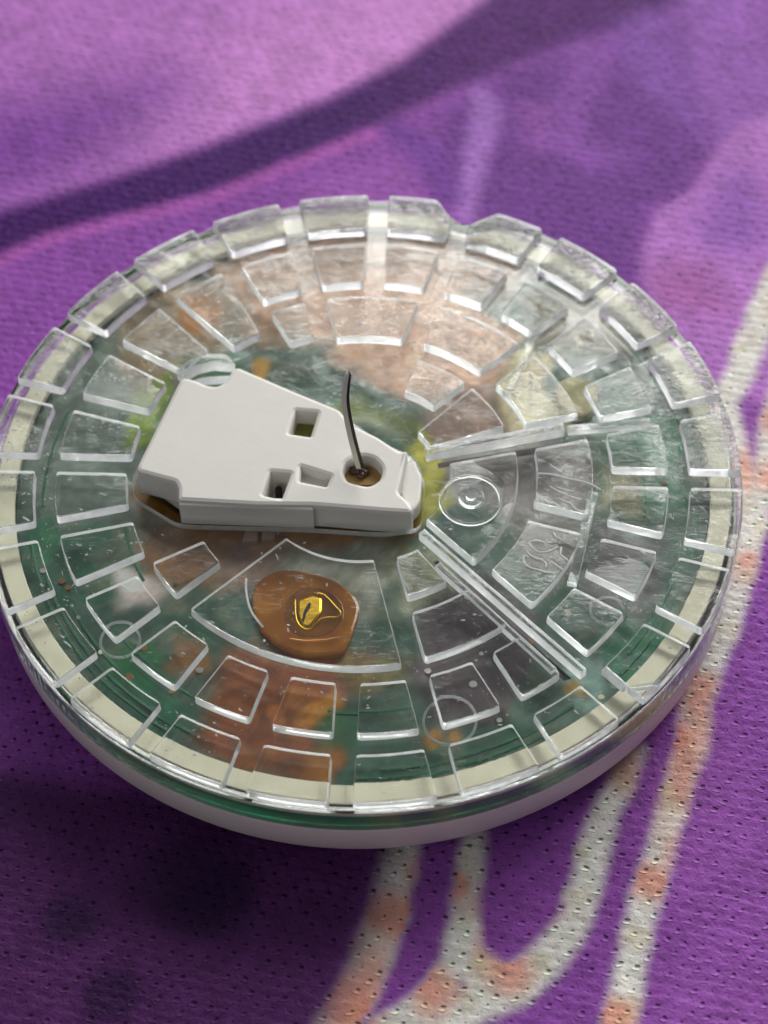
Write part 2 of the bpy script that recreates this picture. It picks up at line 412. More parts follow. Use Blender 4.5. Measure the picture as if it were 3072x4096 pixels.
# dark diagonal band
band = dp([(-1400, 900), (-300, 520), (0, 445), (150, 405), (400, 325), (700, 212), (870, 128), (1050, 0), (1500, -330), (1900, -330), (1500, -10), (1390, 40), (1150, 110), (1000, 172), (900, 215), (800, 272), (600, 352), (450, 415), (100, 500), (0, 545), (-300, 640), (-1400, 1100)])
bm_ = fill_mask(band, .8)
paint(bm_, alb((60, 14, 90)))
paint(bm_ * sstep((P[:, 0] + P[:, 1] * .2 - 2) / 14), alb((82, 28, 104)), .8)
d, _ = seg_dist(P, [p[:2] for p in dp([(-300, 650), (0, 550), (100, 505), (450, 420), (600, 357), (800, 278)])]); paint(sstep(1 - d / 1.0) * (1 - bm_), alb((172, 80, 168)), .7)
# darker field to the right of the band with pale strokes
paint(fill_mask(dp([(930, 240), (1010, 180), (1150, 120), (1390, 45), (1560, -60), (1620, 120), (1560, 270), (1500, 400), (1420, 450), (1385, 540), (1370, 640), (1180, 560), (1000, 480), (950, 430)]), 1.6), alb((98, 44, 128)), .9)
paint(band_mask(dp([(1035, 195), (1050, 240), (1030, 330), (1005, 470)]), [.5, .9, .7, .5], .6), alb((152, 98, 180)), .8)
paint(band_mask(dp([(850, 270), (920, 330), (960, 420)]), [.6, 1.0, .6], .8), alb((98, 44, 138)), .7)
paint(band_mask(dp([(1160, 240), (1170, 300)]), [1.2, .8], .9), alb((138, 72, 158)), .6)
paint(band_mask(dp([(1280, 110), (1230, 290), (1330, 330)]), [1.2, 1.0, .6], 1.1), alb((132, 70, 160)), .7)
paint(band_mask(dp([(1400, 60), (1420, 150), (1480, 230)]), [1.6, 1.4, .8], 1.2), alb((130, 76, 165)), .6)
paint(band_mask(dp([(1540, -80), (1580, 100), (1640, 260)]), [2.2, 2.6, 3], 1.4), alb((140, 80, 168)), .8)
# pale lobe at the right
lobe = fill_mask(dp([(1385, 600), (1385, 540), (1420, 450), (1500, 400), (1560, 300), (1600, 260), (2100, 100), (2300, 700), (1900, 1000), (1500, 800)]), .45)
paint(lobe, alb((160, 96, 176)))
paint(lobe * band_mask(dp([(1590, 480), (1600, 400)]), [2, 1.2], 1.5), alb((120, 66, 158)), .7)
paint(lobe * band_mask(dp([(1480, 620), (1540, 650)]), [2, 1], 1.6), alb((140, 62, 120)), .5)
# cream and orange flower stems
CREAM, ORANGE = alb((200, 197, 190)), alb((200, 116, 90))
def KZ(p): return [(1000 + x * 1.249, 2900 + y * 1.249) for x, y in p]
def fl(p): return [at(x, y, ZC) for x, y in p]
stems = [
 (fl([(3400, 700), (3160, 1050), (3060, 1230), (2965, 1480), (2900, 1620), (2960, 1850), (2995, 2050), (2960, 2300), (2880, 2560), (2790, 2800)] + KZ([(1415, 60), (1375, 180), (1335, 330), (1290, 480), (1245, 640), (1215, 790), (1185, 930), (1120, 1150)])), [1.0, .75, .62, .6, .62, .6, .62, .7]),
 (fl([(3330, 1180), (3160, 1500), (3075, 1800), (3040, 2050), (2985, 2250)]), [.8, .6, .35]),
 (fl(KZ([(1240, 80), (1180, 200), (1120, 330), (1085, 480), (1040, 620), (960, 730), (860, 820), (700, 900), (540, 950), (420, 1080)])), [.45, .55, .68, .7, .8, .9, .9, .9]),
 (fl(KZ([(720, 330), (700, 480), (685, 620), (690, 720), (760, 800), (860, 830)])), [.5, .55, .62, .7, .8, .7]),
 (fl(KZ([(690, 640), (640, 790), (560, 900), (430, 980)])), [.5, .6, .7, .7]),
 (fl(KZ([(510, 330), (480, 430), (440, 590), (400, 720), (350, 830), (270, 950), (200, 1100)])), [.7, .75, .85, .85, .85, .9]),
]
for k, (path, w_) in enumerate(stems):
    mk = band_mask(path, w_, .38, .2)
    paint(mk, CREAM)
    orr = sstep((n2 * .55 + vnoise(P, 2.2, 11 + k) * .6 - .60) * 3.5)
    paint(mk * orr, ORANGE, .7)
    paint(mk * sstep((vnoise(P, 1.0, 31 + k) - .6) * 4), alb((186, 176, 140)), .5)
for (x, y, r_) in [(450, 610, 1.3), (330, 900, 1.6), (1290, 500, 1.1), (830, 780, 1.1), (660, 510, .7), (1370, 40, .8), (1180, 920, 1.0), (580, 850, 1.2)]:
    cx_, cy_ = fl(KZ([(x, y)]))[0]; d = np.hypot(P[:, 0] - cx_, P[:, 1] - cy_)
    near = (C @ np.array([.2, .7, .1])) > 0.38
    paint(sstep(1.6 - d / r_ - .5 * n3) * near, ORANGE, .75)
# deep violet field with dark spots, lower left
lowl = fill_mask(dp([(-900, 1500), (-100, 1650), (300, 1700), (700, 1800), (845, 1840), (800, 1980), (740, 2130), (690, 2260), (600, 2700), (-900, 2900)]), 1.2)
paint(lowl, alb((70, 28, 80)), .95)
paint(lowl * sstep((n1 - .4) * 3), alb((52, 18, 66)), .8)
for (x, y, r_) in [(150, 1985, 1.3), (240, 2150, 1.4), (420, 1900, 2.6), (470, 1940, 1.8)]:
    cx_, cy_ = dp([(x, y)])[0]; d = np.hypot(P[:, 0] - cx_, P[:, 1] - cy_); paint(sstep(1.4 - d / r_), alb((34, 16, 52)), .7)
# small print mottling
C *= (0.92 + 0.16 * n3)[:, None]
C = C * .89 + (C @ np.array([.3, .5, .2]))[:, None] * .11; C = np.clip(C, 0.004, 0.86)
RR = np.hypot(P[:, 0], P[:, 1])
Z = -0.35 * vnoise(P, 23.0, 5) * sstep((RR - 16) / 14) - 0.5 * sstep((RR - 40) / 60) * vnoise(P, 40, 9)
nx, ny = len(gx), len(gy)
I = np.arange(nx * ny).reshape(ny, nx)
Q = np.stack([I[:-1, :-1], I[:-1, 1:], I[1:, 1:], I[1:, :-1]], -1).reshape(-1, 4)
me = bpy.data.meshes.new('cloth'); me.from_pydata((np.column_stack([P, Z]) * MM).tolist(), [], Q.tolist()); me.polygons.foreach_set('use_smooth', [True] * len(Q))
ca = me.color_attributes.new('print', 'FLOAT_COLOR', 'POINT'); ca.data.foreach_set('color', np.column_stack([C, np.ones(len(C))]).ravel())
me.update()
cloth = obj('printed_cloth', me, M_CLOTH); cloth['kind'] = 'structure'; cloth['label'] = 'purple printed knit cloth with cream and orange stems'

# ------------------------------------------------------------------ the sensor disc
root = bpy.data.objects.new('sensor_disc', None); COL.objects.link(root); root.empty_display_size = 0.01
root['label'] = 'round clear-topped electronic sensor lying on its white domed back, thin wire standing from its middle'
root['category'] = 'sensor'

housing = obj('housing', lathe([(0, 0.0), (9, 0.0), (13, 0.06), (15.3, 0.22), (16.5, 0.5), (17.0, 0.82), (17.17, 1.2), (17.19, 2.0), (17.17, 2.86), (17.13, 2.97), (17.06, 3.02), (16.98, 3.0), (16.93, 2.9), (16.9, 1.5), (16, 1.2), (0, 1.2)]), M_HOUSING, root)
housing['label'] = 'white domed plastic back shell'

# outline of the white insert (measured on its top face)
ZI = 0.6
K1 = 1500 / 1659
ins = crop(400, 1300, [(352, 240), (375, 228), (430, 242), (470, 262), (512, 268), (548, 252), (566, 222), (590, 190), (612, 183), (860, 290), (1060, 372), (1120, 440), (1230, 492), (1325, 556), (1362, 552), (1345, 640), (1334, 690), (1322, 738), (1366, 776), (1387, 808), (1376, 830), (1250, 822), (945, 797), (700, 795), (345, 775), (345, 720), (332, 692), (165, 648), (163, 622)], ZI, K1)
ins = rounded(ins, 0.12, 2)
open_ = crop(400, 1300, [(335, 212), (430, 165), (600, 155), (870, 262), (1080, 345), (1260, 462), (1395, 525), (1440, 640), (1420, 835), (1250, 855), (940, 835), (335, 818), (140, 700), (128, 615)], ZI, K1)
opening = rounded(open_, 0.5, 3)

# circuit board and what lies on it
pcb = obj('circuit_board', prism(circle(0, 0, 16.0, 128), TOP - 2.7, TOP - 1.72, 0.0), [M_PCB, M_RIM], root)
ZP = -1.68
def board_part(name, pts, h, mat, r=0.2, bev=0.05, wall=None, z=None):
    z0 = TOP + (ZP if z is None else z)
    o = obj(name, prism(rounded(pts, r, 3) if r else ccw(pts), z0, z0 + h, bev), [mat, wall or mat], pcb); return o
ZV = -1.45
def arc_band(r0, r1, a0, a1, n=24):
    A = [math.radians(a0 + (a1 - a0) * i / n) for i in range(n + 1)]
    return [(r1 * math.cos(a), r1 * math.sin(a)) for a in A] + [(r0 * math.cos(a), r0 * math.sin(a)) for a in reversed(A)]
# the printed and flux-stained upper face of the board: soft colour fields as seen through the clear plate
g_ = np.arange(-17.2, 17.21, 0.2); X2, Y2 = np.meshgrid(g_, g_); P2 = np.stack([X2.ravel(), Y2.ravel()], 1)
_P, _C = P, C
P = P2 + np.stack([vnoise(P2, 1.1, 71) - .5, vnoise(P2, 1.1, 72) - .5], 1) * 1.1
def bc(c): return np.array(lin(c)) * 1.35
C = np.tile(bc((50, 76, 62)), (len(P), 1)); q1 = vnoise(P, 2.6, 81); q2 = vnoise(P, 1.2, 82); q3 = vnoise(P2, .45, 83)
paint(sstep((q1 - .5) * 3), bc((28, 74, 52)), .8); paint(sstep((q2 - .55) * 4), bc((92, 96, 78)), .55)
def field(pts, c, soft=.7, k=.9): paint(fill_mask(disp(pts, ZV), soft), bc(c), k)
field([(60, 760), (330, 800), (330, 1120), (60, 1120)], (96, 106, 96))
field([(250, 640), (440, 600), (520, 720), (440, 800), (330, 880), (250, 800)], (128, 104, 74))
field([(420, 530), (700, 430), (960, 430), (1180, 520), (1090, 640), (820, 640), (700, 720), (560, 740), (470, 640)], (168, 132, 108), 1.0)
field([(640, 640), (900, 590), (1130, 720), (1090, 850), (960, 870), (740, 800), (690, 720)], (196, 152, 126), .6)
field([(1130, 640), (1330, 640), (1370, 760), (1250, 780), (1160, 740)], (112, 98, 70))
field([(1280, 900), (1460, 880), (1480, 1100), (1300, 1100)], (58, 100, 76))
field([(1300, 1000), (1400, 1010), (1390, 1110), (1300, 1100)], (122, 112, 84), .6)
field([(1095, 790), (1150, 755), (1200, 780), (1180, 850), (1230, 930), (1150, 965), (1090, 935)], (206, 190, 152), .4, .85)
field([(920, 850), (1090, 830), (1090, 960), (920, 980)], (136, 104, 88), .5)
field([(960, 985), (1150, 955), (1280, 985), (1260, 1120), (1130, 1140), (960, 1060)], (124, 114, 112), .6)
field([(1110, 1120), (1270, 1110), (1260, 1260), (1140, 1240)], (100, 90, 84), .6)
field([(1280, 1140), (1440, 1150), (1400, 1340), (1270, 1310)], (78, 70, 72), .6)
field([(890, 1300), (1060, 1230), (1180, 1340), (1160, 1420), (1060, 1570), (930, 1570), (900, 1440)], (66, 50, 54), .6, .97)
field([(830, 1180), (990, 1190), (1000, 1260), (880, 1320), (850, 1250)], (128, 128, 100), .6)
field([(1190, 1450), (1300, 1440), (1290, 1540), (1200, 1560)], (112, 136, 126), .5)
field([(560, 1165), (840, 1175), (860, 1250), (800, 1330), (600, 1250)], (140, 138, 124), .6)
field([(310, 1130), (620, 1130), (640, 1190), (500, 1250), (400, 1290), (310, 1230)], (122, 84, 52), .7)
field([(470, 1190), (620, 1180), (580, 1260), (470, 1290)], (124, 98, 84), .6)
field([(500, 1390), (800, 1400), (860, 1470), (740, 1500), (720, 1600), (700, 1710), (440, 1650), (440, 1530)], (98, 56, 22), .8, .95)
field([(500, 1400), (780, 1410), (730, 1520), (715, 1700), (450, 1650), (460, 1530)], (112, 60, 22), .5, .85)
field([(740, 1410), (900, 1420), (890, 1480), (760, 1490)], (98, 88, 46), .5)
field([(480, 1480), (560, 1470), (560, 1560), (470, 1540)], (124, 70, 24), .5)
field([(900, 930), (960, 990), (985, 1060), (950, 1130), (905, 1120), (915, 1040)], (176, 168, 40), .35, .95)
field([(330, 830), (390, 790), (380, 850), (310, 970), (270, 960)], (120, 140, 36), .4, .9)
field([(400, 770), (520, 770), (500, 850), (420, 850)], (24, 84, 34), .4)
field([(720, 850), (900, 900), (900, 960), (740, 900)], (98, 104, 44), .5, .8)
field([(300, 1020), (900, 1060), (900, 1150), (560, 1150), (300, 1110)], (122, 86, 44), .4, .9)
field([(420, 1120), (640, 1130), (860, 1150), (860, 1180), (420, 1170)], (126, 84, 36), .4, .8)
for (x_, y_, r_, c_) in [(300, 1285, .95, (206, 190, 184)), (275, 1260, .6, (214, 204, 198)), (685, 1545, .8, (188, 128, 12)), (590, 1545, .5, (150, 92, 16)), (640, 1500, .5, (140, 86, 16)), (415, 1425, .8, (128, 82, 28)), (430, 690, 1.0, (170, 110, 40)), (540, 1640, .7, (112, 66, 22)), (690, 1660, .6, (128, 84, 18)), (930, 1600, .45, (140, 96, 30)), (985, 1600, .35, (140, 96, 34)), (1225, 1500, .4, (150, 112, 40)), (560, 800, .5, (190, 140, 40)), (1440, 950, .9, (10, 92, 50)), (300, 1440, 1.0, (26, 92, 52)), (330, 1550, 1.2, (24, 80, 54)), (100, 1170, .8, (36, 96, 60)), (1390, 1420, 1.4, (30, 92, 62)), (730, 1590, .8, (18, 80, 44))]:
    cx_, cy_ = disp([(x_, y_)], ZV)[0]; d = np.hypot(P[:, 0] - cx_, P[:, 1] - cy_); paint(sstep(1.6 - d / r_), bc(c_), .9)
lum_ = (C @ np.array([.3, .55, .15]))[:, None]; C = np.clip(lum_ + (C - lum_) * 1.18, .003, 1) * 1.12; C *= (0.62 + 0.5 * q3)[:, None]; C *= (0.85 + .3 * rng.random(len(C)))[:, None]; C = np.clip(C, .003, .8)
keep = np.hypot(P2[:, 0], P2[:, 1]) < 15.95
n_ = len(g_); I2 = np.arange(n_ * n_).reshape(n_, n_)
Q2 = np.stack([I2[:-1, :-1], I2[:-1, 1:], I2[1:, 1:], I2[1:, :-1]], -1).reshape(-1, 4); Q2 = Q2[keep[Q2].all(1)]
me = bpy.data.meshes.new('board_face'); me.from_pydata((np.column_stack([P2, np.full(len(P2), TOP + ZP) + .05 * (q2 - .5)]) * MM).tolist(), [], Q2.tolist())
ca = me.color_attributes.new('print', 'FLOAT_COLOR', 'POINT'); ca.data.foreach_set('color', np.column_stack([C, np.ones(len(C))]).ravel()); me.polygons.foreach_set('use_smooth', [True] * len(Q2))
bm = bmesh.new(); bm.from_mesh(me); bmesh.ops.delete(bm, geom=[v_ for v_ in bm.verts if not v_.link_faces], context='VERTS'); bm.to_mesh(me); bm.free()
t = NT('stained_board_face'); a_n = t.n('ShaderNodeAttribute'); a_n.attribute_name = 'print'
nd = t.principled(Base_Color=a_n.outputs['Color'], Roughness=0.32); nd.inputs['Coat Weight'].default_value = .3
t.t.links.new(t.bump(t.noise(900, 4), .5, .05), nd.inputs['Normal']); M_FACE = t.done(nd.outputs[0])
obj('board_face', me, M_FACE, pcb)
P, C = _P, _C
board_part('cream_component', disp([(1195, 850), (1225, 825), (1280, 835), (1295, 880), (1265, 915), (1210, 905)], ZV), 0.45, M_PADCREAM, .5)
board_part('copper_tab', crop(700, 1900, [(610, 420), (700, 430), (690, 580), (560, 580)], ZV), 0.3, M_COPPER, .1)
board_part('copper_tab', crop(700, 1900, [(730, 430), (840, 440), (830, 560), (720, 570)], ZV), 0.3, M_COPPER, .1)
M_TRACE = simple('raised_track', (0.012, 0.13, 0.055), (0.03, 0.17, 0.07), 0.3, scale=900)
for r0, a0, a1 in [(15.2, 188, 236), (14.85, 196, 240), (14.3, 205, 232), (13.2, 212, 236), (15.3, 268, 300), (14.9, 272, 306), (12.0, 262, 279), (15.2, 316, 352), (14.8, 320, 358), (13.3, 318, 340), (15.2, 2, 30), (12.9, 350, 372), (10.9, 190, 206), (14.6, 160, 182)]:
    board_part('track', arc_band(r0, r0 + .13, a0, a1, 16), .05, M_TRACE, 0, .015)
for k in range(34):
    a_ = random.choice([random.uniform(190, 245), random.uniform(265, 362), random.uniform(0, 40)]); r_ = random.uniform(9.5, 15.4)
    board_part('solder_pad', circle(r_ * math.cos(math.radians(a_)), r_ * math.sin(math.radians(a_)), random.uniform(.10, .2), 12), .06, random.choice([M_SILVER, M_BROWN, M_BROWN, M_CREAM]), 0, .02)
# amber resin pool with its gold contact, the contact's highlight drawn as a loop
amb = rounded(crop(700, 1900, [(650, 950), (800, 840), (960, 815), (1130, 850), (1330, 900), (1480, 1020), (1545, 1120), (1500, 1300), (1400, 1530), (1100, 1540), (900, 1480), (700, 1330), (640, 1100)], -1.3), .5)
z0 = TOP + ZP + 0.02
resin = obj('amber_resin', prism(amb, z0, z0 + 0.32, 0.15), [M_AMBER, M_AMBER], pcb)
crater = rounded(crop(700, 1900, [(920, 1080), (1060, 965), (1250, 985), (1400, 1100), (1405, 1260), (1250, 1385), (1010, 1385), (905, 1250)], -1.3), .6)
obj('resin_crater', prism(crater, z0 + .30, z0 + .335, .015), [simple('dark_resin', (0.14, 0.045, 0.002), (0.30, 0.105, 0.005), 0.12, scale=600, coat=.8)] * 2, pcb)
ZG = -1.16
def p3(pts, z): return [(x, y, TOP + z) for x, y in pts]
loop_ = smooth_path(p3(crop(700, 1900, [(1000, 1075), (1003, 1190), (1020, 1265), (1060, 1310), (1115, 1325), (1165, 1280), (1215, 1240), (1290, 1225), (1350, 1225), (1378, 1185), (1330, 1130), (1265, 1060), (1220, 1030), (1150, 1025)], ZG), ZG), 4)
obj('gold_highlight', tube(loop_, 0.036, 8), M_GOLD, pcb)  # gold tube in place of a pale reflection around the tab
tab = crop(700, 1900, [(1012, 1080), (1130, 1035), (1228, 1062), (1222, 1180), (1160, 1270), (1110, 1316), (1050, 1290), (1015, 1200)], ZG)
obj('gold_tab', prism(rounded(tab, .15), TOP + ZG - 0.25, TOP + ZG - 0.0, 0.12), [M_GOLD, M_GOLD], pcb)
slit = crop(700, 1900, [(1105, 1110), (1130, 1105), (1125, 1150), (1095, 1190), (1070, 1270), (1055, 1250), (1070, 1180)], ZG)
obj('dark_slot_strip', prism(rounded(slit, .05), TOP + ZG - 0.03, TOP + ZG + 0.012, 0.004), [M_BLACK, M_BLACK], pcb)
edge_ = smooth_path(p3(crop(700, 1900, [(950, 1395), (1060, 1412), (1150, 1412), (1260, 1405), (1350, 1385)], ZG), ZG - .05), 4)
obj('copper_glint', tube(edge_, 0.035, 6), simple('glint_copper', (0.85, 0.40, 0.16), (0.70, 0.30, 0.12), 0.3, 1.0), pcb)  # bright tube drawn as the copper's glint

# cream ring under the rim
def notched(R, k, n=240):
    """circle of radius R with the V-shaped locating notch of the rim, k mm deep"""
    out = []
    for i in range(n):
        a = 360 * i / n; dl = abs((a - 70.9 + 180) % 360 - 180); q = R - k * min(max((5.2 - dl) / 3.7, 0), 1)
        out.append((q * math.cos(math.radians(a)), q * math.sin(math.radians(a))))
    return out
ring = obj('cream_ring', prism(notched(16.76, .8), TOP - 1.45, TOP - 1.14, 0.04, [circle(0, 0, 15.85, 128)]), [M_CREAM, M_CREAM], root)
ring['label'] = 'cream coloured ring under the clear rim'

obj('board_rim', prism(notched(16.74, .8), TOP - 2.6, TOP - 1.47, 0.02, [circle(0, 0, 16.02, 128)]), [M_RIM, M_RIM], pcb)
# clear base plate (its opening holds the white insert) with raised blocks
ZB = TOP - 0.51
plate = obj('base_plate', bpy.data.meshes.new('plate'), None, root)
FOOT = []
plate['label'] = 'clear moulded plate covering the circuit board'

B0, G = 11.1, 0.52          # sector lines lie at 11.1 + 15k degrees, half the channel width is 0.52 mm
def open_r(a):
    """distance from the axis to the far side of the insert's opening in direction a (degrees)"""
    d = np.array([math.cos(math.radians(a)), math.sin(math.radians(a))]); best = 0.0
    for i in range(len(opening)):
        p, q = np.array(opening[i - 1]), np.array(opening[i]); e = q - p; den = d[0] * e[1] - d[1] * e[0]
        if abs(den) < 1e-9: continue
        t_ = (p[0] * e[1] - p[1] * e[0]) / den; u_ = (p[0] * d[1] - p[1] * d[0]) / den
        if t_ > 0 and 0 <= u_ <= 1: best = max(best, t_)
    return best
def plate_mesh():
    """the plate and its blocks are one moulding: the plate's upper face is open where a block rises from it"""
    V, Fc, MI = [], [], []
    R0 = notched(17.29, .95); R1 = notched(16.82, .78); OP = ccw(opening)
    z1, z0, zs_ = ZB, TOP - 1.10, TOP - 2.16
    def face(loops, z, up, mi):
        vs_, es_ = [], []
        for l in loops:
            b = len(vs_); vs_ += [Vector(p) for p in l]; es_ += [(b + i, b + (i + 1) % len(l)) for i in range(len(l))]
        ov, _, of, _, _, _ = delaunay_2d_cdt(vs_, es_, [], 0, 1e-6)
        cen = np.array([[sum(ov[i][0] for i in f) / 3, sum(ov[i][1] for i in f) / 3] for f in of])
        ok = inside(cen, loops[0])
        for l in loops[1:]: ok &= ~inside(cen, l)
        b = len(V); V.extend((p[0], p[1], z) for p in ov)
        for f, k_ in zip(of, ok):
            if k_: Fc.append(tuple(b + i for i in (f if up else reversed(f)))); MI.append(mi)
    face([R0, OP] + FOOT, z1, True, 0); face([R1, OP], z0, False, 2); face([R0, R1], zs_, False, 0)
    for lp, lo, hi, flip, mi in ((R0, zs_, z1, False, 0), (R1, zs_, z0, True, 0), (OP, z0, z1, True, 1)):
        b = len(V); n = len(lp); V.extend((x, y, lo) for x, y in lp); V.extend((x, y, hi) for x, y in lp)
        for i in range(n):
            f = (b + i, b + (i + 1) % n, b + n + (i + 1) % n, b + n + i); Fc.append(tuple(reversed(f)) if flip else f); MI.append(mi)
    return mesh('plate', V, Fc, MI)
def block(r0, r1, a0, a1, name='raised_block', g0=G, g1=G, h=0.50, chamf=None, bev=0.035):
    """annular sector between sector lines a0..a1 with parallel-sided channels"""
    n = max(3, int((a1 - a0) / 2.6)); o_ = []; i_ = []
    g_in = [math.hypot(x, y) for x, y in opening if (math.degrees(math.atan2(y, x)) - a0 - 1) % 360 < (a1 - a0 - 2)]
    g_in += [q for k in range(40) for q in [(a0 + 1 + (a1 - a0 - 2) * k / 39)] for q in [open_r(q)]]
    r0 = max(r0, max(g_in) + 0.22)
    for r, L, rev in ((r1, o_, 0), (r0, i_, 1)):
        s = math.radians(a0) + math.asin(g0 / r); e = math.radians(a1) - math.asin(g1 / r)
        for k in range(n + 1):
            a = s + (e - s) * k / n; L.append((r * math.cos(a), r * math.sin(a)))
    if chamf:
        for side in chamf:
            k = 0 if side == 's' else -1
            pa = math.atan2(o_[k][1], o_[k][0]); sg = 1 if side == 's' else -1
            pts = [((r1 - 1.15) * math.cos(pa), (r1 - 1.15) * math.sin(pa)), (r1 * math.cos(pa + sg * .06), r1 * math.sin(pa + sg * .06))]
            o_ = ([*pts] + [p for p in o_ if (math.atan2(p[1], p[0]) - pa) * sg > .075]) if side == 's' else ([p for p in o_ if (math.atan2(p[1], p[0]) - pa) * sg > .075] + [pts[1], pts[0]])
    out = rounded(o_ + list(reversed(i_)), 0.14, 2)
    out = ccw(out); FOOT.append(inset(out, -0.035))
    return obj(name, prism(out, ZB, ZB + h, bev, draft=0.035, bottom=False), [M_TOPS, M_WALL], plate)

LINES = [B0 + 15 * k for k in range(24)]
for k in range(24):                                            # outer teeth
    a0 = LINES[k]; ch = None
    if k == 4: ch = 'e' if False else None
    mid = a0 + 7.5
    if 71 < a0 < 72: ch = 's'
    if 56 < a0 < 57: ch = 'e'
    g0 = g1 = G
    if 296 < a0 < 297: g1 = 0.9
    if 311 < a0 < 312: g0 = 0.55
    block(14.9, 17.2, a0, a0 + 15, chamf=ch, g0=g0, g1=g1)
for k in range(24):                                            # second ring, longer towards the insert on the left
    a0 = LINES[k] % 360
    r0 = 11.4
    if 130 < a0 < 205: r0 = 10.6
    if 110 < a0 < 140: r0 = 10.2 if a0 > 125 else 9.6
    g1 = G
    if 296 < a0 < 297: g1 = 1.1
    block(r0, 13.9, a0, a0 + 15, g1=g1)
# third ring: 30 degree blocks
for a0, a1, r0, g0, g1 in [(11.1, 41.1, 8.0, .95, G), (41.1, 71.1, 8.0, G, G), (71.1, 101.1, 8.0, G, G), (101.1, 116.1, 8.4, G, G), (206.1, 221.1, 8.0, .2, G),
                           (281.1, 311.1, 8.1, G, 1.0), (311.1, 341.1, 8.0, G, G), (341.1, 371.1, 8.0, G, .6)]:
    block(r0, 10.5, a0, a1, g0=g0, g1=g1)
block(5.0, 10.55, 221.1, 281.1, h=0.49)
# inner ring
block(3.25, 7.1, 311.1, 371.1, g0=.28, g1=.55)
block(5.0, 7.0, 41.1, 71.1)
block(3.4, 7.0, 17.5, 44, g0=.2, g1=.3)
block(5.1, 7.2, 281.1, 305, g1=.6)
plate.data = plate_mesh()
for m_ in (M_PLATE, M_WALL, M_UNDER): plate.data.materials.append(m_)
# pair of straight ribs, a black strip painted as the shade between them (a radial line)
def rib(p, q, w_, h, name='straight_rib', z=None):
    p, q = np.array(p), np.array(q); d = (q - p) / np.linalg.norm(q - p); s = np.array([-d[1], d[0]]) * w_ / 2
    z = ZB + .006 if z is None else z
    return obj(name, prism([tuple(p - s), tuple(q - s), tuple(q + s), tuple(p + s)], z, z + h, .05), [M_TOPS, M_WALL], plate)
ra = math.radians
def pl(r, a): return (r * math.cos(ra(a)), r * math.sin(ra(a)))
rib(pl(4.4, 306.6), pl(14.5, 309.8), .34, .55)
rib(crop(1500, 1300, [(420, 1075)], -.2)[0], crop(1500, 1300, [(1560, 865)], -.2)[0], .40, .6)
rib(crop(1500, 1300, [(1600, 858)], -.2)[0], crop(2200, 1600, [(830, 175)], -.2)[0], .36, .35)
rib(pl(6.2, 301.8), pl(13.6, 306.2), .30, .45)
rib(crop(2200, 1600, [(360, 780)], -.4)[0], crop(2200, 1600, [(180, 1540)], -.4)[0], .42, .30)
rib(crop(1500, 1300, [(1330, 60)], -.4)[0], crop(1500, 1300, [(1120, 560)], -.4)[0], .42, .30)
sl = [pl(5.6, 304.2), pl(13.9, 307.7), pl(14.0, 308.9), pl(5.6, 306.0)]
obj('dark_slot_strip', prism(sl, TOP - 1.19, TOP - 1.11, .005), [M_BLACK, M_BLACK], plate)  # black strip below the plate stands for the shadow between the ribs
sl = [pl(3.6, 10.5), pl(10.3, 9.2), pl(10.3, 11.2), pl(3.6, 14.5)]
obj('dark_slot_strip', prism(sl, TOP - 1.19, TOP - 1.11, .005), [M_CHIP2, M_CHIP2], plate)
for p_, q_ in (((440, 1000), (620, 1150)), ((650, 1158), (900, 1132))):
    rib(crop(2200, 2200, [p_], -.3)[0], crop(2200, 2200, [q_], -.3)[0], .2, .4)
tabp = crop(400, 1300, [(335, 205), (385, 160), (470, 128), (560, 132), (600, 175), (500, 165), (430, 182), (365, 222)], .1, K1)
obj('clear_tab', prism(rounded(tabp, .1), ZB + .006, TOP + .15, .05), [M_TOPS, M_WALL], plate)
# moulded rings and bosses
def ringpart(cx, cy_, r, wr=.07, name='moulded_ring', h=.35):
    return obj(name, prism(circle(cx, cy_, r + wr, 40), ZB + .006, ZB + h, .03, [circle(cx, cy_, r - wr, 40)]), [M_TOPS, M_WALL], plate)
bx_, by_ = crop(1500, 1300, [(800, 1440)], 0)[0]
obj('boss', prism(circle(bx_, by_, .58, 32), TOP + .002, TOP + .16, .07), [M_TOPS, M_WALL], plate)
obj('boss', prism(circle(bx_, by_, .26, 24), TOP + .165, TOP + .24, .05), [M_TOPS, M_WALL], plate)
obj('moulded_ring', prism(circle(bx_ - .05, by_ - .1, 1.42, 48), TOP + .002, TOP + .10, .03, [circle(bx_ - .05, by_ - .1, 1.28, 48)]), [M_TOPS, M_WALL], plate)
for (cx_, cy_), r_ in ((crop(1500, 2500, [(620, 770)], -.6)[0], 1.12), (crop(0, 2100, [(990, 930)], -.6)[0], .86), (crop(2200, 2200, [(480, 480)], -.6)[0], .75)):
    obj('moulded_ring', prism(circle(cx_, cy_, r_ + .06, 48), TOP - 1.165, TOP - 1.105, .01, [circle(cx_, cy_, r_ - .06, 48)]), [M_WALL, M_WALL], plate)
obj('moulded_arc', tube(smooth_path(p3(crop(700, 1900, [(590, 860), (590, 960), (610, 1070), (650, 1160), (730, 1260)], 0), .0), 4), .05, 6), M_WALL, plate)
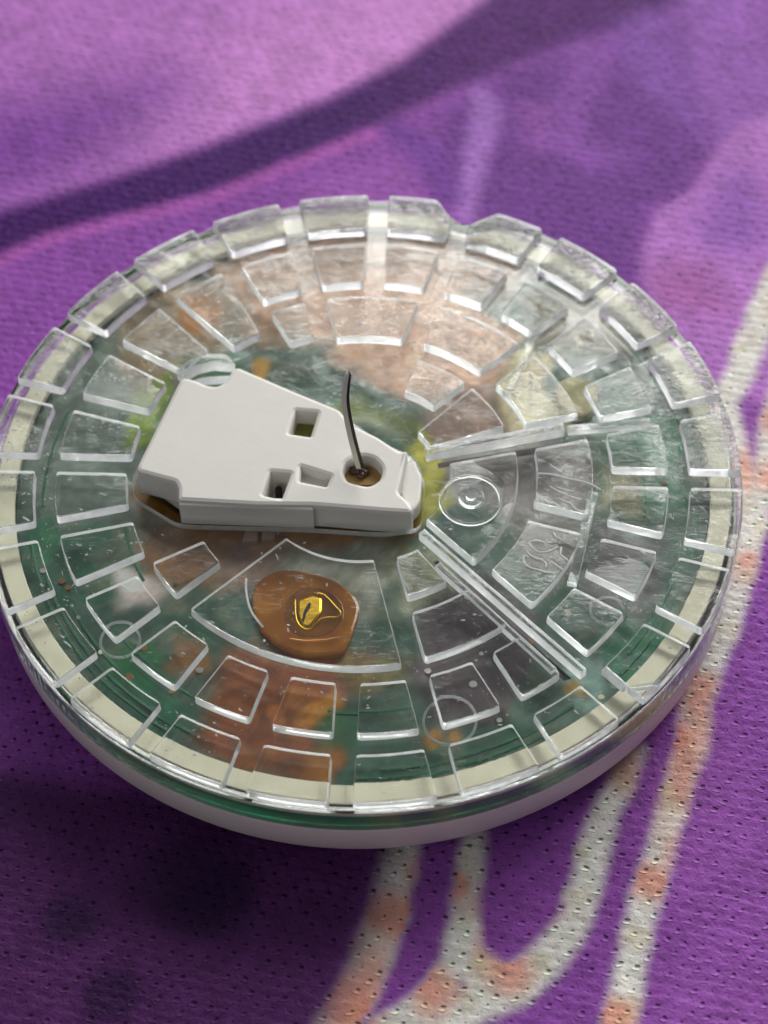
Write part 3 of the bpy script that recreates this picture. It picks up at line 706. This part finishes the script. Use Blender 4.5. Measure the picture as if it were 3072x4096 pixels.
# embossed moulding marks
def mark(pts, r=.05, z=.012):
    P_ = smooth_path([(x, y, TOP + z) for x, y in pts], 4)
    obj('embossed_mark', tube(P_, r, 6), M_MARK, plate)
k3 = 300 / 1659
for s in ([(240, 740), (280, 870), (400, 950), (560, 990), (700, 1040), (920, 1060)], [(320, 600), (420, 690), (540, 750), (650, 770), (745, 870), (720, 940)], [(240, 740), (270, 690), (330, 690)],
          [(870, 820), (980, 900), (1110, 990)], [(360, 390), (420, 500), (560, 590), (700, 610), (880, 560), (1010, 480)], [(370, 380), (440, 360), (560, 350), (690, 385)], [(1080, 500), (1060, 640), (1130, 710), (1210, 780)], [(920, 180), (950, 260), (1030, 310)]):
    mark(crop(2050, 2100, s, 0, k3), .042)
k4 = 350 / 1659
for s in ([(470, 450), (600, 530), (760, 600), (900, 660), (1050, 700)], [(620, 470), (740, 510), (920, 550)], [(350, 700), (450, 770), (570, 780), (640, 850), (720, 900)], [(640, 680), (760, 740), (860, 770), (930, 860), (1040, 930)], [(250, 210), (480, 220), (800, 300), (1200, 390), (1440, 520)], [(470, 30), (560, 100), (700, 190)]):
    mark(crop(2100, 1850, s, 0, k4), .036)

FOOT_IN = [inset(f, .12) for f in FOOT]
# adhesive residue: crumbs and threads on block tops, too many to count
V, Fc = [], []
def crumb(x, y, z, s, th, el):
    b = len(V); n = 6; ca_, sa_ = math.cos(th), math.sin(th)
    for j in range(n):
        a = 2 * math.pi * j / n; rr = s * random.uniform(.6, 1.2)
        dx, dy = rr * el * math.cos(a), rr * math.sin(a) / el
        V.append((x + dx * ca_ - dy * sa_, y + dx * sa_ + dy * ca_, z))
    V.append((x, y, z + min(s, .06) * random.uniform(.35, .9)))
    for j in range(n): Fc.append((b + j, b + (j + 1) % n, b + n))
    Fc.append(tuple(reversed(range(b, b + n))))
def clear_of_insert(x, y):
    return not inside(np.array([[x, y]]), open_)[0]
NR = 9000
ang = rng.uniform(0, 360, NR); rad_ = np.sqrt(rng.uniform(3.6 ** 2, 16.9 ** 2, NR)); pt = np.stack([rad_ * np.cos(np.radians(ang)), rad_ * np.sin(np.radians(ang))], 1)
dens = np.where(((ang > 10) & (ang < 110)) | ((ang > 150) & (ang < 200)) | (ang > 335), 1.0, .45) * np.clip((vnoise(pt, 1.6, 55) - .42) * 3, 0, 1)
pt = pt[(rng.random(NR) < dens) & ~inside(pt, open_)]
on = np.zeros(len(pt), bool)
for f in FOOT_IN: on |= inside(pt, f)
for (x, y), o_ in zip(pt, on):
    crumb(float(x), float(y), TOP - .012 if o_ else ZB - .003, random.choice([.015, .02, .02, .025, .03, .035, .05, .075]), ra(random.gauss(-35, 45)), random.uniform(.9, 2.2))
for i in range(260):  # larger flakes added, mostly on the far side, to give sparkle
    a = random.choice([random.gauss(62, 30), random.gauss(20, 22), random.gauss(165, 22)]); rr_ = random.uniform(7, 16.8); x, y = pl(rr_, a)
    q = np.array([[x, y]])
    if inside(q, open_)[0] or not any(inside(q, f)[0] for f in FOOT_IN): continue
    crumb(x, y, TOP - .012, random.uniform(.06, .15), ra(random.gauss(-35, 25)), random.uniform(1.3, 2.4))
res = obj('adhesive_residue', mesh('residue', V, Fc, None, [False] * len(Fc)), M_RESIDUE, root); res['kind'] = 'stuff'
res['label'] = 'crumbs of dried clear adhesive on the block tops, larger flakes added for glints'

# white plastic insert with its cut-outs
holes = [rounded(crop(400, 1300, h_, ZI, K1), rr, 3) for h_, rr in (
    ([(868, 378), (962, 386), (930, 490), (838, 476)], .06), ([(757, 648), (842, 655), (802, 766), (722, 748)], .06), ([(890, 626), (1020, 666), (1000, 710), (885, 688)], .06),
    ([(1075, 645), (1090, 602), (1150, 576), (1212, 586), (1250, 630), (1240, 682), (1190, 712), (1095, 690)], .25))]
insert = obj('plastic_insert', prism(ins, TOP - .98, TOP + ZI, 0.2, holes), [M_INSERT, M_INSERT], root)
insert['label'] = 'white plastic insert with square and round cut-outs'
led = crop(400, 1300, [(348, 775), (350, 740), (940, 760), (942, 797)], ZI, K1); led = [led[3], led[2], led[1], led[0]]
led2 = [(x, y - .14 if k in (0, 3) else y) for k, (x, y) in enumerate(led)]
obj('front_ledge', prism(ccw(led2), TOP - .97, TOP + ZI - .16, .08), [M_INSERT, M_INSERT], insert)
obj('insert_foot', prism(inset(ccw(ins), .45), TOP + ZP + .13, TOP - 1.0, .02), [M_INSERT, M_INSERT], insert)
# lower step of the insert, seen at its right end and behind it
low = rounded(crop(400, 1300, [(1335, 600), (1390, 570), (1425, 650), (1415, 760), (1385, 800), (1330, 740)], ZI - .35, K1), .2)
obj('insert_step', prism(low, TOP - .98, TOP + ZI - .75, .1), [M_INSERT, M_INSERT], insert)
fl_ = rounded(crop(400, 1300, [(1090, 590), (1250, 600), (1260, 700), (1080, 700)], ZI - .6, K1), .1)
obj('hole_floor', prism(fl_, TOP - .97, TOP - .12, .02), [simple('tan_floor', lin((170, 135, 80)), lin((150, 115, 62)), .6), M_BROWN], insert)
c2 = crop(400, 1300, [(905, 430)], 0, K1)[0]
obj('hole_floor', prism(circle(*c2, .75, 20), TOP - 1.3, TOP - .35, .02), [M_FR4, M_FR4], insert)
c3 = crop(400, 1300, [(790, 725)], -.2, K1)[0]
obj('contact_pin', prism(circle(*c3, .16, 16), TOP - 1.3, TOP - .15, .05), [M_BLACK, M_BLACK], insert)
c4 = crop(400, 1300, [(948, 672)], 0, K1)[0]
obj('hole_floor', prism(circle(*c4, .75, 20), TOP - 1.3, TOP + .05, .02), [M_INSERT, M_INSERT], insert)
# dried residue at the wire's foot
bx2, by2 = at(1440, 1888, -.1)
V, Fc = [], []
for dx, dy, s in ((0, 0, .3), (.22, -.08, .22), (-.25, .05, .24), (.05, -.2, .24)):
    bm = bmesh.new(); bmesh.ops.create_icosphere(bm, subdivisions=2, radius=s)
    b = len(V)
    for v_ in bm.verts:
        q = v_.co * (1 + random.uniform(-.15, .15)); V.append((bx2 + dx + q.x, by2 + dy + q.y, TOP - .02 + q.z * .7))
    for f in bm.faces: Fc.append(tuple(b + v_.index for v_ in f.verts))
    bm.free()
obj('dried_residue', mesh('resid', V, Fc, None, [True] * len(Fc)), M_BLOOD, root)

# flat two-tone wire standing up from the middle
zs = [.25, 2.2, 4.0, 5.0, 5.8]
px = [(1441, 1872), (1406, 1740), (1384, 1622), (1385, 1552), (1395, 1490)]
ctr = smooth_path([(*at(x, y, z), TOP + z) for (x, y), z in zip(px, zs)], 8)
V, Fc, MI = [], [], []
m = len(ctr)
for i, c_ in enumerate(ctr):
    k = i / (m - 1); w_ = .185 * (1 - .35 * k ** 3) * (1 if i < m - 2 else (.75 if i == m - 2 else .4)); th_ = .05
    for dx, dy in ((-w_, -th_), (.22 * w_, -th_ * 1.15), (w_, -th_ + .03), (w_, th_ + .03), (0, th_ * 1.1), (-w_, th_)):
        V.append((c_[0] + dx, c_[1] + dy, c_[2]))
for i in range(m - 1):
    for j in range(6):
        Fc.append((i * 6 + j, i * 6 + (j + 1) % 6, (i + 1) * 6 + (j + 1) % 6, (i + 1) * 6 + j)); MI.append(1 if j in (1, 2, 3) else 0)
Fc.append(tuple(reversed(range(6)))); MI.append(0); Fc.append(tuple(range((m - 1) * 6, m * 6))); MI.append(1)
wire = obj('sensor_wire', mesh('wire', V, Fc, MI), [M_STEEL, M_DARKSTRIP], root)
wire['label'] = 'thin bent two-tone wire'
